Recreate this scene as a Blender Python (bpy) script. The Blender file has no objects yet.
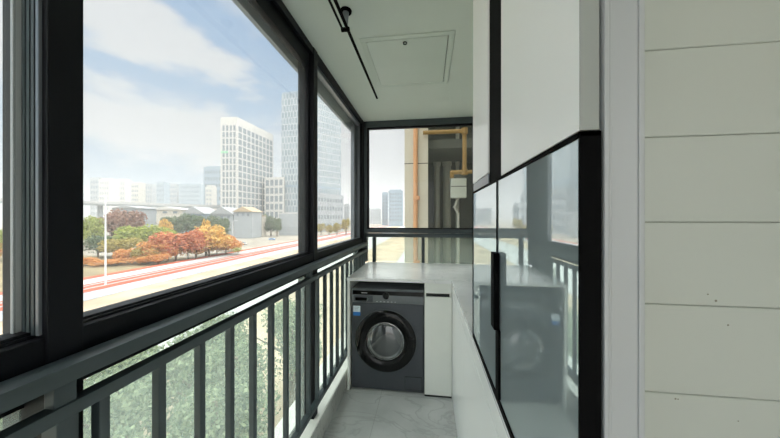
import bpy, bmesh, math, random
from mathutils import Vector, Matrix
R = random.Random(7)
S = bpy.context.scene
COL = S.collection
CZ = 1.467                      # eye height above the balcony floor
F_PX, YAW = 281.0, math.radians(7.7)
GZ = -14.5                      # street level below the balcony floor

# ------------------------------------------------------------------ helpers
def at(px, t, z=0.0):
    """point in plan that is t metres ahead of the eye in direction px"""
    a = (px - 390.0) / F_PX
    return Vector(((-math.sin(YAW) + a * math.cos(YAW)) * t, (math.cos(YAW) + a * math.sin(YAW)) * t, z))
def zz(py, t): return CZ - (py - 217.5) / F_PX * t

def node_mat(name):
    m = bpy.data.materials.new(name); m.use_nodes = True
    nt = m.node_tree; nt.nodes.clear()
    o = nt.nodes.new('ShaderNodeOutputMaterial')
    return m, nt, o
def lin(c):
    f = lambda v: v / 12.92 if v <= .04045 else ((v + .055) / 1.055) ** 2.4
    return tuple(f(x / 255.0) for x in c) + (1,)
def mat(name, rgb, rough=.5, metal=0, spec=.5, var=.0, scale=8, bump=0, coat=0, stretch=(1, 1, 1)):
    m, nt, o = node_mat(name)
    p = nt.nodes.new('ShaderNodeBsdfPrincipled')
    nt.links.new(p.outputs[0], o.inputs[0])
    p.inputs['Roughness'].default_value = rough; p.inputs['Metallic'].default_value = metal
    p.inputs['Specular IOR Level'].default_value = spec; p.inputs['Coat Weight'].default_value = coat
    c = lin(rgb)
    tc = nt.nodes.new('ShaderNodeTexCoord'); mp = nt.nodes.new('ShaderNodeMapping')
    mp.inputs['Scale'].default_value = stretch
    nt.links.new(tc.outputs['Object'], mp.inputs[0])
    n = nt.nodes.new('ShaderNodeTexNoise'); n.inputs['Scale'].default_value = scale; n.inputs['Detail'].default_value = 6
    nt.links.new(mp.outputs[0], n.inputs['Vector'])
    r = nt.nodes.new('ShaderNodeValToRGB')
    r.color_ramp.elements[0].position = .3; r.color_ramp.elements[1].position = .7
    r.color_ramp.elements[0].color = tuple(max(0, v * (1 - var)) for v in c[:3]) + (1,)
    r.color_ramp.elements[1].color = tuple(min(1, v * (1 + var)) for v in c[:3]) + (1,)
    nt.links.new(n.outputs['Fac'], r.inputs[0]); nt.links.new(r.outputs[0], p.inputs['Base Color'])
    if bump:
        b = nt.nodes.new('ShaderNodeBump'); b.inputs['Strength'].default_value = bump; b.inputs['Distance'].default_value = .01
        nt.links.new(n.outputs['Fac'], b.inputs['Height']); nt.links.new(b.outputs[0], p.inputs['Normal'])
    return m
def stone(name, base, vein, vscale, rough, vein_w=.03, fac=.6):
    """polished stone: soft cloud plus thin wandering veins"""
    m, nt, o = node_mat(name); L = nt.links.new
    p = nt.nodes.new('ShaderNodeBsdfPrincipled'); L(p.outputs[0], o.inputs[0]); p.inputs['Roughness'].default_value = rough
    tc = nt.nodes.new('ShaderNodeTexCoord')
    n1 = nt.nodes.new('ShaderNodeTexNoise'); n1.inputs['Scale'].default_value = vscale; n1.inputs['Detail'].default_value = 8; n1.inputs['Distortion'].default_value = 1.6
    mp = nt.nodes.new('ShaderNodeMapping'); mp.inputs['Rotation'].default_value = (0, 0, .7); mp.inputs['Scale'].default_value = (1, 2.4, 1)
    L(tc.outputs['Object'], mp.inputs[0]); L(mp.outputs[0], n1.inputs['Vector'])
    s = nt.nodes.new('ShaderNodeMath'); s.operation = 'SUBTRACT'; s.inputs[1].default_value = .5; L(n1.outputs['Fac'], s.inputs[0])
    ab = nt.nodes.new('ShaderNodeMath'); ab.operation = 'ABSOLUTE'; L(s.outputs[0], ab.inputs[0])
    r = nt.nodes.new('ShaderNodeMapRange'); r.inputs['From Max'].default_value = vein_w; r.inputs['To Min'].default_value = fac; r.inputs['To Max'].default_value = 0; L(ab.outputs[0], r.inputs['Value'])
    n2 = nt.nodes.new('ShaderNodeTexNoise'); n2.inputs['Scale'].default_value = 2.2; n2.inputs['Detail'].default_value = 9; L(tc.outputs['Object'], n2.inputs['Vector'])
    rc = nt.nodes.new('ShaderNodeValToRGB'); b = lin(base)
    rc.color_ramp.elements[0].position = .35; rc.color_ramp.elements[1].position = .68
    rc.color_ramp.elements[0].color = tuple(v * .82 for v in b[:3]) + (1,); rc.color_ramp.elements[1].color = tuple(min(1, v * 1.08) for v in b[:3]) + (1,)
    L(n2.outputs['Fac'], rc.inputs[0])
    mx = nt.nodes.new('ShaderNodeMixRGB'); L(r.outputs[0], mx.inputs[0]); L(rc.outputs[0], mx.inputs[1]); mx.inputs[2].default_value = lin(vein)
    L(mx.outputs[0], p.inputs['Base Color'])
    return m
def pane_mat(name, dust, dust_rgb=(205, 212, 208), tint=(1, 1, 1)):
    """window pane: clear, a fresnel reflection and a film of dust that scatters"""
    m, nt, o = node_mat(name); L = nt.links.new
    tr = nt.nodes.new('ShaderNodeBsdfTransparent'); tr.inputs[0].default_value = tuple(tint) + (1,)
    gl = nt.nodes.new('ShaderNodeBsdfGlossy'); gl.inputs['Roughness'].default_value = .0
    fr = nt.nodes.new('ShaderNodeFresnel'); fr.inputs[0].default_value = 1.45
    mul = nt.nodes.new('ShaderNodeMath'); mul.operation = 'MULTIPLY'; mul.inputs[1].default_value = .7; L(fr.outputs[0], mul.inputs[0])
    ge = nt.nodes.new('ShaderNodeNewGeometry'); bk = nt.nodes.new('ShaderNodeMath'); bk.operation = 'SUBTRACT'; bk.inputs[0].default_value = 1; L(ge.outputs['Backfacing'], bk.inputs[1])
    mu2 = nt.nodes.new('ShaderNodeMath'); mu2.operation = 'MULTIPLY'; L(mul.outputs[0], mu2.inputs[0]); L(bk.outputs[0], mu2.inputs[1]); mul = mu2
    m1 = nt.nodes.new('ShaderNodeMixShader'); L(mul.outputs[0], m1.inputs[0]); L(tr.outputs[0], m1.inputs[1]); L(gl.outputs[0], m1.inputs[2])
    tl = nt.nodes.new('ShaderNodeBsdfTranslucent'); tl.inputs[0].default_value = lin(dust_rgb)
    tc = nt.nodes.new('ShaderNodeTexCoord'); n = nt.nodes.new('ShaderNodeTexNoise'); n.inputs['Scale'].default_value = 3; n.inputs['Detail'].default_value = 8
    L(tc.outputs['Object'], n.inputs['Vector'])
    r = nt.nodes.new('ShaderNodeMapRange'); r.inputs['From Min'].default_value = .3; r.inputs['From Max'].default_value = .7
    r.inputs['To Min'].default_value = dust * .7; r.inputs['To Max'].default_value = dust * 1.3; L(n.outputs['Fac'], r.inputs['Value'])
    m2 = nt.nodes.new('ShaderNodeMixShader'); L(r.outputs[0], m2.inputs[0]); L(m1.outputs[0], m2.inputs[1]); L(tl.outputs[0], m2.inputs[2])
    L(m2.outputs[0], o.inputs[0])
    return m

class MB:
    def __init__(s): s.bm = bmesh.new()
    def box(s, x0, x1, y0, y1, z0, z1, bev=0, seg=2):
        t = bmesh.new() if bev else s.bm
        v = [t.verts.new((x, y, z)) for x in (x0, x1) for y in (y0, y1) for z in (z0, z1)]
        for f in ((0, 1, 3, 2), (4, 6, 7, 5), (0, 4, 5, 1), (2, 3, 7, 6), (0, 2, 6, 4), (1, 5, 7, 3)): t.faces.new([v[i] for i in f])
        if bev:
            bmesh.ops.bevel(t, geom=t.edges[:], offset=bev, segments=seg, affect='EDGES', profile=.6)
            s.add(t)
        return s
    def add(s, t, M=None):
        me = bpy.data.meshes.new('t'); t.to_mesh(me); t.free()
        if M: me.transform(M)
        s.bm.from_mesh(me); bpy.data.meshes.remove(me)
    def tube(s, a, b, r, r2=None, n=16, cap=True):
        a, b = Vector(a), Vector(b); r2 = r if r2 is None else r2
        d = (b - a); q = d.to_track_quat('Z', 'Y')
        A = [s.bm.verts.new(a + q @ Vector((r * math.cos(k * 2 * math.pi / n), r * math.sin(k * 2 * math.pi / n), 0))) for k in range(n)]
        B = [s.bm.verts.new(b + q @ Vector((r2 * math.cos(k * 2 * math.pi / n), r2 * math.sin(k * 2 * math.pi / n), 0))) for k in range(n)]
        for k in range(n): s.bm.faces.new([A[k], A[(k + 1) % n], B[(k + 1) % n], B[k]])
        if cap: s.bm.faces.new(A[::-1]); s.bm.faces.new(B)
        return s
    def pipe(s, pts, r, n=12):
        for i in range(len(pts) - 1): s.tube(pts[i], pts[i + 1], r, n=n)
        for p in pts[1:-1]: bmesh.ops.create_uvsphere(s.bm, u_segments=n, v_segments=8, radius=r * 1.12, matrix=Matrix.Translation(p))
        return s
    def lathe(s, prof, c, axis='Y', n=48):
        """prof: list of (radius, offset) turned about the axis through c; offset runs along -Y (towards the viewer) for axis Y"""
        rings = []
        for r, h in prof:
            if r < 1e-5: rings.append([s.bm.verts.new((c[0], c[1] - h, c[2]) if axis == 'Y' else (c[0], c[1], c[2] + h))]); continue
            rg = []
            for k in range(n):
                a = k * 2 * math.pi / n
                rg.append(s.bm.verts.new((c[0] + r * math.cos(a), c[1] - h, c[2] + r * math.sin(a)) if axis == 'Y' else (c[0] + r * math.cos(a), c[1] + r * math.sin(a), c[2] + h)))
            rings.append(rg)
        for A, B in zip(rings, rings[1:]):
            for k in range(n):
                k2 = (k + 1) % n
                if len(A) == 1 and len(B) == 1: continue
                if len(A) == 1: s.bm.faces.new([A[0], B[k2], B[k]])
                elif len(B) == 1: s.bm.faces.new([A[k], A[k2], B[0]])
                else: s.bm.faces.new([A[k], A[k2], B[k2], B[k]])
        return s
    def prism(s, pts, z0, z1):
        A = [s.bm.verts.new((p[0], p[1], z0)) for p in pts]; B = [s.bm.verts.new((p[0], p[1], z1)) for p in pts]
        n = len(pts)
        for k in range(n): s.bm.faces.new([A[k], A[(k + 1) % n], B[(k + 1) % n], B[k]])
        s.bm.faces.new(A[::-1]); s.bm.faces.new(B)
        return s
    def build(s, name, m, parent=None, smooth=False):
        bmesh.ops.recalc_face_normals(s.bm, faces=s.bm.faces)
        me = bpy.data.meshes.new(name); s.bm.to_mesh(me); s.bm.free()
        if smooth:
            for p in me.polygons: p.use_smooth = True
            try: me.set_sharp_from_angle(angle=math.radians(38))
            except Exception: pass
        me.materials.append(m)
        o = bpy.data.objects.new(name, me); COL.objects.link(o)
        if parent: o.parent = parent; o.matrix_parent_inverse = parent_inv(parent)
        return o
def parent_inv(p):
    """every part mesh is written in world coordinates; only the things' own empties are moved"""
    return Matrix.Translation(p.location).inverted() if p.parent is None else Matrix.Identity(4)
def box(name, m, x0, x1, y0, y1, z0, z1, parent=None, bev=0, smooth=False):
    return MB().box(x0, x1, y0, y1, z0, z1, bev).build(name, m, parent, smooth)
def struct(o): o['kind'] = 'structure'; return o
def empty(name, loc=(0, 0, 0)):
    o = bpy.data.objects.new(name, None); COL.objects.link(o); o.location = loc; o.empty_display_size = .1; return o
def tag(o, label, cat, group=None, kind=None):
    o['label'] = label; o['category'] = cat
    if group: o['group'] = group
    if kind: o['kind'] = kind
    return o
def thing(name, loc, label, cat, group=None): return tag(empty(name, loc), label, cat, group)

# ------------------------------------------------------------------ materials
M = {}
M['paint'] = mat('ceiling_paint', (200, 210, 202), .75, var=.015, scale=3)
M['wall'] = mat('wall_paint', (214, 216, 210), .7, var=.02, scale=4)
M['hatch'] = mat('hatch_paint', (193, 205, 196), .45, var=.02, scale=5)
M['gap'] = mat('shadow_gap', (30, 34, 32), .8)
M['frame'] = mat('black_aluminium', (10, 12, 17), .5, spec=.2, var=.08, scale=60)
M['sash'] = mat('grey_sash_aluminium', (120, 126, 132), .3, metal=.5, var=.06, scale=30)
M['stile'] = mat('light_grey_sash', (168, 172, 174), .4)
M['rail'] = mat('dark_grey_railing_paint', (58, 68, 71), .42, spec=.45, var=.06, scale=25)
M['railblk'] = mat('railing_shade', (40, 46, 49), .5)
M['curb'] = mat('white_curb_paint', (228, 228, 222), .6, var=.05, scale=10, bump=.1)
M['skirt'] = stone('skirting_stone', (182, 184, 180), (120, 120, 118), 3, .35)
M['white'] = mat('white_lacquer', (243, 245, 242), .28, spec=.5, var=.01, scale=3)
M['white2'] = mat('white_laminate', (238, 240, 234), .4, var=.015, scale=6)
M['worktop'] = stone('white_quartz', (246, 248, 247), (200, 206, 206), 1.1, .12, .012, .5)
M['floor'] = stone('grey_marble_tile', (190, 193, 191), (150, 152, 150), 1.6, .22, .03, .45)
M['grout'] = mat('tile_grout', (140, 141, 136), .9)
M['washer'] = mat('graphite_steel', (74, 78, 84), .36, metal=.3, var=.05, scale=90)
M['washer2'] = mat('control_panel', (112, 116, 120), .35, metal=.3, var=.04, scale=60)
M['black'] = mat('black_gloss', (5, 6, 7), .16, spec=.35)
M['matblack'] = mat('matte_black', (5, 5, 6), .75, spec=.08)
M['steel'] = mat('brushed_steel', (176, 178, 180), .25, metal=1, var=.06, scale=40)
M['drum'] = mat('drum_steel', (140, 142, 144), .32, metal=.9, var=.2, scale=25, bump=.4)
M['text'] = mat('white_print', (225, 228, 230), .5)
M['stickw'] = mat('sticker_white', (226, 236, 244), .5)
M['stickb'] = mat('sticker_blue', (40, 120, 196), .5)
M['tile'] = mat('white_wall_tile', (177, 181, 174), .32, var=.02, scale=2.5)
M['spot'] = mat('dirt_spot', (128, 124, 112), .8)
M['jamb'] = mat('jamb_lacquer', (172, 175, 177), .3, var=.01)
M['edge'] = mat('shaded_door_edge', (150, 154, 150), .5)  # white lacquer greyed to paint in the shade on a door edge
M['pane'] = pane_mat('clear_pane', .03, tint=(.885, .89, .89))
M['paneadded'] = pane_mat('added_rear_pane', .01)
M['panelow'] = pane_mat('dusty_pane', .19, (210, 224, 214), tint=(.86, .89, .87))
def mirror_mat():
    m, nt, o = node_mat('mirrored_grey_glass'); L = nt.links.new
    g = nt.nodes.new('ShaderNodeBsdfGlossy'); g.inputs[0].default_value = (.88, .92, .93, 1); g.inputs['Roughness'].default_value = .015
    d = nt.nodes.new('ShaderNodeBsdfDiffuse'); d.inputs[0].default_value = (.42, .49, .50, 1)
    x = nt.nodes.new('ShaderNodeMixShader'); x.inputs[0].default_value = .42
    L(g.outputs[0], x.inputs[1]); L(d.outputs[0], x.inputs[2]); L(x.outputs[0], o.inputs[0]); return m
M['mirror'] = mirror_mat()
# outdoors
M['asphalt'] = mat('pale_asphalt', (152, 160, 166), .9, var=.06, scale=.3)
M['concrete'] = mat('white_concrete', (178, 180, 180), .85, var=.05, scale=.3)
M['red'] = mat('red_roadbed', (170, 82, 58), .9, var=.15, scale=.4)
M['dirt'] = mat('beige_ground', (146, 140, 128), .95, var=.18, scale=.05)
M['verge'] = mat('verge_soil', (172, 156, 132), .95, var=.3, scale=.12)
M['facade'] = mat('white_facade', (194, 192, 187), .7, var=.02, scale=.1)
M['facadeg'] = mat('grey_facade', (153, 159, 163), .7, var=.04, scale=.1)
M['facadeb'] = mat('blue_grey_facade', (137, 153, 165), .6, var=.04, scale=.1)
M['facadec'] = mat('cream_facade', (189, 184, 172), .7, var=.04, scale=.1)
M['winb'] = mat('tower_window', (122, 132, 140), .25, var=.15, scale=.2)
M['roof'] = mat('tan_roof', (168, 151, 125), .8, var=.08, scale=.4)
M['roofg'] = mat('grey_roof', (151, 154, 156), .8, var=.08, scale=.4)
M['pink'] = mat('pink_plaster', (177, 135, 120), .8, var=.05, scale=1)
M['bark'] = mat('bark', (92, 78, 62), .9, var=.2, scale=3)
M['car'] = mat('pale_blue_car_paint', (150, 178, 214), .3)
M['tyre'] = mat('tyre_rubber', (28, 28, 28), .8)
M['lampost'] = mat('pale_galvanised', (206, 210, 210), .5)
M['beige'] = mat('beige_render', (206, 202, 186), .8, var=.03, scale=1.5)
M['copper'] = mat('copper_orange_pipe', (214, 160, 112), .5, var=.05, scale=6)
M['gas'] = mat('yellow_gas_pipe', (150, 120, 62), .5, var=.08, scale=10)
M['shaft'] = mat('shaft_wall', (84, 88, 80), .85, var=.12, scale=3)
M['pvc'] = mat('pale_pvc_pipe', (176, 180, 170), .45, var=.04, scale=5)
M['meter'] = mat('white_meter_cover', (196, 204, 194), .5)

def lattice_mat():
    m, nt, o = node_mat('curtain_wall'); L = nt.links.new
    p = nt.nodes.new('ShaderNodeBsdfPrincipled'); p.inputs['Roughness'].default_value = .25; L(p.outputs[0], o.inputs[0])
    tc = nt.nodes.new('ShaderNodeTexCoord'); sp = nt.nodes.new('ShaderNodeSeparateXYZ'); L(tc.outputs['Object'], sp.inputs[0])
    ad = nt.nodes.new('ShaderNodeMath'); L(sp.outputs[0], ad.inputs[0]); L(sp.outputs[1], ad.inputs[1])
    cb = nt.nodes.new('ShaderNodeCombineXYZ'); L(ad.outputs[0], cb.inputs[0]); L(sp.outputs[2], cb.inputs[1])
    b = nt.nodes.new('ShaderNodeTexBrick'); L(cb.outputs[0], b.inputs['Vector'])
    b.inputs['Color1'].default_value = lin((119, 134, 145)); b.inputs['Color2'].default_value = lin((139, 152, 160)); b.inputs['Mortar'].default_value = lin((175, 180, 182))
    b.inputs['Scale'].default_value = 1; b.inputs['Mortar Size'].default_value = .55; b.inputs['Brick Width'].default_value = 3.6; b.inputs['Row Height'].default_value = 7.5
    L(b.outputs['Color'], p.inputs['Base Color']); return m
M['curtain'] = lattice_mat()

# ------------------------------------------------------------------ room shell
CH = CZ + 1.11
FX = -.70                        # front of the kerb under the railing
YF = 3.18                        # far window
YB, XR = -1.9, 2.3               # behind the camera, right hand room part
YW = .44                         # tiled wall plane
BX = .194                        # face of the base cabinets

fl = empty('floor'); struct(fl)
def tile_floor():
    mb = MB(); g = .0012
    xs = [-.985, -.385, .215, .815, 1.415, 2.015, XR]; ys = [YB, -1.3, -.7, -.1, .5, 1.1, 1.7, 2.3, 2.9, YF + .1]
    for a, b in zip(xs, xs[1:]):
        for c, d in zip(ys, ys[1:]): mb.box(max(a, FX) + g, b - g, c + g, d - g, -.012, 0)
    return mb
o = struct(tile_floor().build('floor_tile', M['floor'], fl))
struct(box('floor_slab', M['grout'], -1.0, XR, YB, YF + .1, -.2, -.001, fl))

def ceiling():
    mb = MB(); x0, x1, y0, y1 = -.426, .163, 1.70, 2.365
    mb.box(-.92, x0, YB, YF + .12, CH, CH + .15); mb.box(x1, XR, YB, YF + .12, CH, CH + .15)
    mb.box(x0, x1, YB, y0, CH, CH + .15); mb.box(x0, x1, y1, YF + .12, CH, CH + .15)
    return mb
struct(ceiling().build('ceiling', M['paint']))

# ceiling access hatch
h = thing('ceiling_hatch', (-.13, 2.03, CH), 'white square access hatch set flush in the ceiling', 'hatch')
mb = MB(); X0, X1, Y0, Y1 = -.424, .161, 1.702, 2.363; w = .035; zc = CH
for a in ((X0, X1, Y0, Y0 + w), (X0, X1, Y1 - w, Y1), (X0, X0 + w, Y0 + w, Y1 - w), (X1 - w, X1, Y0 + w, Y1 - w)): mb.box(*a, zc - .004, zc + .02, .001, 1)
mb.build('hatch_frame', M['hatch'], h)
g = .005
box('hatch_door', M['hatch'], X0 + w + .001, X1 - w - g, Y0 + w + g, Y1 - w - .001, zc - .003, zc + .012, h, .001)
box('backing', M['gap'], X0, X1, Y0, Y1, zc + .022, zc + .05, h)
mb = MB(); mb.lathe([(.0, .008), (.011, .008), (.013, .004), (.013, -.002)], (-.144, 1.775, zc - .008), axis='Z', n=20)
k = mb.build('latch', M['matblack'], h, True)

# clothes rail under the ceiling
cr = thing('clothes_rail', (-.436, 1.4, CH), 'thin black clothes drying rail hung below the ceiling', 'clothes rail')
zr = CZ + 1.03
MB().tube((-.436, -.4, zr), (-.436, 2.39, zr), .0085).build('rod', M['matblack'], cr, True)
MB().tube((-.462, -.4, zr - .004), (-.462, 1.50, zr - .004), .006).build('rod', M['matblack'], cr, True)
for yy in (1.46, .1):
    st = MB().tube((-.436, yy, CH - .004), (-.436, yy, zr), .017, .011).build('stem', M['sash'], cr, True)
    MB().lathe([(0, 0), (.03, 0), (.032, -.004), (.03, -.012), (0, -.012)], (-.436, yy, CH), axis='Z', n=28).build('ceiling_rose', M['matblack'], st, True)
    MB().tube((-.47, yy + .03, zr - .002), (-.425, yy + .03, zr - .002), .012).build('clamp', M['matblack'], cr, True)

# kerb below the window
kerb = MB()
kerb.box(-.95, FX, YB, YF, 0, .152, .004)
struct(kerb.build('trim_1', M['curb']))
struct(box('baseboard_left', M['skirt'], FX, FX + .006, YB, 2.30, 0, .145, None, .001))

# ---- left window band (window_1) with header, mullions, sill transom
w1 = empty('window_1', (-.8, 1, CZ)); struct(w1)
zs, zt, zb = CZ - .235, CZ + 1.064, CZ - .376
yA, yB_, yC, yD = .453, .512, 1.745, 1.807
mb = MB()
mb.box(-.82, -.74, YB, YF + .04, zt, CH, .002); mb.box(-.82, -.74, YB, YF + .04, CZ - .315, zs, .003); mb.box(-.82, -.79, YB, YF + .04, zb, CZ - .313, .002)
mb.box(-.83, -.76, YB, YF, zs - .012, zs + .006, .002)
mb.build('window_frame', M['frame'], w1)
for a, b in ((-.95, -.89), (yA, yB_), (yC, yD), (YF - .07, YF + .04)):
    box('mullion', M['frame'], -.845, -.735, a, b, .152, CH - .001, w1, .003)
box('sill_frame', M['frame'], -.82, -.78, YB, YF, .152, .172, w1, .002)
def sash(y0, y1, side, topbar=.096):
    mb = MB(); w = .018
    mb.box(-.805, -.765, y0, y1, zt - topbar, zt, .003); mb.box(-.805, -.765, y0, y1, zs, zs + .012, .002)
    mb.box(-.805, -.765, y0, y0 + w, zs, zt, .002); (mb.box(-.805, -.765, y1 - w, y1, zs, zt, .002) if y0 > 0 else None)
    return mb
for (a, b, tb) in ((-.89, yA, .09), (yB_, yC, .09), (yD, YF - .07, .03)):
    s_ = sash(a + .001, b - .001, 0, tb).build('sash', M['frame'] if tb > .05 else M['sash'], w1)
    box('pane', M['pane'], -.790, -.784, a + .015, b - .015, zs + .01, zt - tb + .005, s_)
    box('lower_pane', M['panelow'], -.803, -.797, a, b, .17, zb + .005, w1)
# light grey sliding sash stile and the track grooves on the flank of the near mullion
box('sliding_stile', M['stile'], -.796, -.789, yA - .016, yA - .001, zs, zt, w1, .002)
for i in range(4): box('track_rib', M['sash'] if i == 3 else M['rail'], -.786 + i * .011, -.779 + i * .011, yA - .006, yA - .0005, zs + .006, zt, w1)
mb = MB(); mb.box(-.835, -.795, yD + 1.17, yD + 1.29, zs, zt, .003); mb.build('end_stile', M['sash'], w1)
struct(box('trim_2', M['facadeg'], -.875, -.85, YB, YF, CZ + .975, CH + .15, None, .003))

# ---- far window (window_2)
w2 = empty('window_2', (0, YF, CZ)); struct(w2)
mb = MB(); xr = .56
mb.box(-.735, xr, YF - .0, YF + .07, CZ + 1.04, CH, .003)
mb.box(-.735, xr, YF - .0, YF + .07, CZ - .225, CZ - .182, .004)
mb.box(-.735, xr, YF - .015, YF + .07, CZ - .176, CZ - .133, .004)
mb.box(-.735, -.70, YF, YF + .07, .955, CH, .003); mb.box(xr - .05, xr, YF, YF + .07, .955, CH, .003)
mb.build('window_frame', M['rail'], w2)
mb = MB()
for xa in (-.617, -.055):
    box('mullion', M['rail'], xa - .018, xa + .018, YF, YF + .06, .955, CZ - .225, w2, .003)
s2 = MB()
for a in ((-.70, .51, CZ - .133, CZ - .118), (-.70, .51, CZ + 1.02, CZ + 1.04), (-.70, -.68, CZ - .133, CZ + 1.04), (.49, .51, CZ - .133, CZ + 1.04)):
    s2.box(a[0], a[1], YF + .01, YF + .05, a[2], a[3], .002)
so = s2.build('sash', M['frame'], w2)
box('pane', M['pane'], -.695, .505, YF + .028, YF + .034, CZ - .13, CZ + 1.03, so)
box('lower_pane', M['panelow'], -.70, .51, YF + .03, YF + .036, .955, CZ - .22, w2)
struct(box('wall_far', M['wall'], -1.0, XR, YF, YF + .1, -.2, .925))
struct(box('wall_right', M['wall'], .56, .66, YW + .06, YF + .1, 0, CH))
w3 = empty('added_rear_window', (.6, YB, CZ)); struct(w3)  # unseen glazed rear end, added to light the tiled wall
mb = MB(); mb.box(-.84, XR, YB - .08, YB, -.01, .06, .003); mb.box(-.84, XR, YB - .08, YB, CH - .05, CH, .003)
for xx in (-.84, .18, 1.22, XR - .06): mb.box(xx, xx + .06, YB - .08, YB, .06, CH - .05, .003)
mb.build('window_frame', M['frame'], w3)
for xx in (-.78, .24, 1.28): box('pane', M['paneadded'], xx, xx + .98 if xx < 1.2 else XR - .06, YB - .045, YB - .04, .06, CH - .05, w3)  # panes of the added rear window
struct(box('wall_side', M['wall'], XR, XR + .1, YB - .1, YW + .1, -.2, CH + .15))

# tiled wall facing the camera on the right
tw = empty('wall_front', (.3, YW, 0)); struct(tw)
struct(box('wall_core', M['grout'], .268, XR, YW + .004, YW + .06, 0, CH, tw))
k = YW / (.991 + .134 * .918)            # metres per unit slope on that plane at its left edge
seams = [52, 138, 222, 303, 390]
zsm = [CZ - (v - 217.5) / F_PX * k for v in seams]
step = (zsm[0] - zsm[-1]) / 4
zl = [z for z in [zsm[0] + step * i for i in range(12, 0, -1)] if z < CH - .01] + zsm
z = zsm[-1] - step
while z > .01: zl.append(z); z -= step
zl = [CH] + zl + [0]
mb = MB()
for a, b in zip(zl, zl[1:]): mb.box(.268, XR, YW - .004, YW + .006, b + .0003, a - .0003, .0012, 1)
struct(mb.build('wall_tile', M['tile'], tw))
mb = MB()
for (u, v, r) in ((713, 300, .0014), (725, 324, .0011), (673, 397, .0011), (675.5, 397.3, .0008), (735, 419, .0007), (705, 293.5, .0009)):
    a = (u - 390) / F_PX; dx, dy = -.134 + .991 * a, .991 + .134 * a; t = YW / dy
    mb.lathe([(0, .0006), (r, .0003), (r * 1.15, 0)], (dx * t, YW - .004, CZ - (v - 217.5) / F_PX * t), n=14)
mb.build('stain', M['spot'], tw)
# white jamb beside the cabinets
mb = MB()
mb.box(.2155, .266, .386, YW + .02, 0, CH - .001, .002)
mb.box(.2155, .2210, .378, .388, 0, CH - .001, .0015); mb.box(.2225, .2265, .382, .388, 0, CH - .001, .0015)
mb.box(.2575, .2615, .384, .388, 0, CH - .001, .001)
struct(mb.build('trim_3', M['jamb']))

# ------------------------------------------------------------------ railing
rl = thing('balcony_railing', (-.71, 1, .152), 'dark grey metal balustrade of upright bars below the long window', 'railing')
box('handrail', M['rail'], -.733, -.680, YB + .05, YF - .02, CZ - .317, CZ - .284, rl, .003, True)
box('sub_rail', M['rail'], -.722, -.692, YB + .05, YF - .02, CZ - .391, CZ - .363, rl, .003, True)
box('bottom_rail', M['rail'], -.726, -.694, YB + .05, YF - .02, .262, .292, rl, .003, True)
for yy in (-.90, .44, 1.60, 2.72): box('spacer', M['rail'], -.722, -.698, yy, yy + .035, CZ - .365, CZ - .315, rl, .002)
for yy in (-.90, .44, 2.72): box('post', M['rail'], -.728, -.692, yy, yy + .034, .152, CZ - .388, rl, .002)
y = .525 - .135 * 13
proto = None
while y < YF - .05:
    if abs(y - .457) > .03:
        if proto is None: proto = box('baluster', M['rail'], -.722, -.699, -.0105, .0105, .288, CZ - .388, rl, .0025); proto.location.y = y
        else:
            c = proto.copy(); COL.objects.link(c); c.location.y = y
    y += .135

# ------------------------------------------------------------------ counters and cabinets
WT = .957
yc = 2.31
wt = MB()
wt.prism([(-.682, yc), (-.02, yc), (BX - .002, yc), (BX - .002, .46), (.555, .46), (.555, YF - .003), (-.682, YF - .003)], WT - .026, WT)
bmesh.ops.bevel(wt.bm, geom=wt.bm.edges[:], offset=.002, segments=2, affect='EDGES')
tag(wt.build('worktop', M['worktop']), 'glossy white stone worktop running over the washing machine and along the cabinets', 'worktop')
# panel left of the washing machine
tag(box('side_panel', M['white2'], -.680, -.660, yc + .012, YF - .01, .0, WT - .027, None, .001), 'narrow white upright panel between the railing and the washing machine', 'panel')
# small cabinet right of the washing machine
xc0, xc1 = -.028, BX - .004
cb = thing('base_cabinet', (.08, 2.6, 0), 'slim white cupboard with a black finger slot beside the washing machine', 'cabinet')
box('body', M['white2'], xc0, .55, yc + .04, YF - .01, .03, WT - .028, cb)
box('top_rail', M['white2'], xc0, xc1, yc + .012, yc + .038, WT - .110, WT - .030, cb, .001)
d = box('door', M['white2'], xc0, xc1, yc + .012, yc + .034, .016, WT - .140, cb, .0015)
box('plinth', M['gap'], xc0, xc1, yc + .016, yc + .09, 0, .027, cb)
box('finger_slot', M['gap'], xc0 + .012, xc1 - .016, yc + .030, yc + .0385, WT - .140, WT - .110, cb)
box('rail_end', M['white2'], xc0, xc0 + .012, yc + .012, yc + .034, WT - .139, WT - .111, cb)
box('rail_end', M['white2'], xc1 - .016, xc1, yc + .012, yc + .034, WT - .139, WT - .111, cb)
box('door_edge', M['white2'], xc0 + .003, xc1 - .003, yc + .010, yc + .013, WT - .170, WT - .168, d)
# long base cabinet along the right
lb = thing('base_cabinet', (BX, 1.4, 0), 'long low white cabinet below the mirrored glass doors', 'cabinet')
box('fascia', M['white'], BX, BX + .02, .40, yc + .03, .862, WT - .027, lb, .0012)
for a, b in ((.40, .86), (.862, 1.585), (1.587, yc + .03)):
    box('door', M['white'], BX, BX + .02, a, b, .004, .858, lb, .0006)
box('body', M['white2'], BX + .021, .55, .503, yc + .03, .02, WT - .028, lb)

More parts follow.
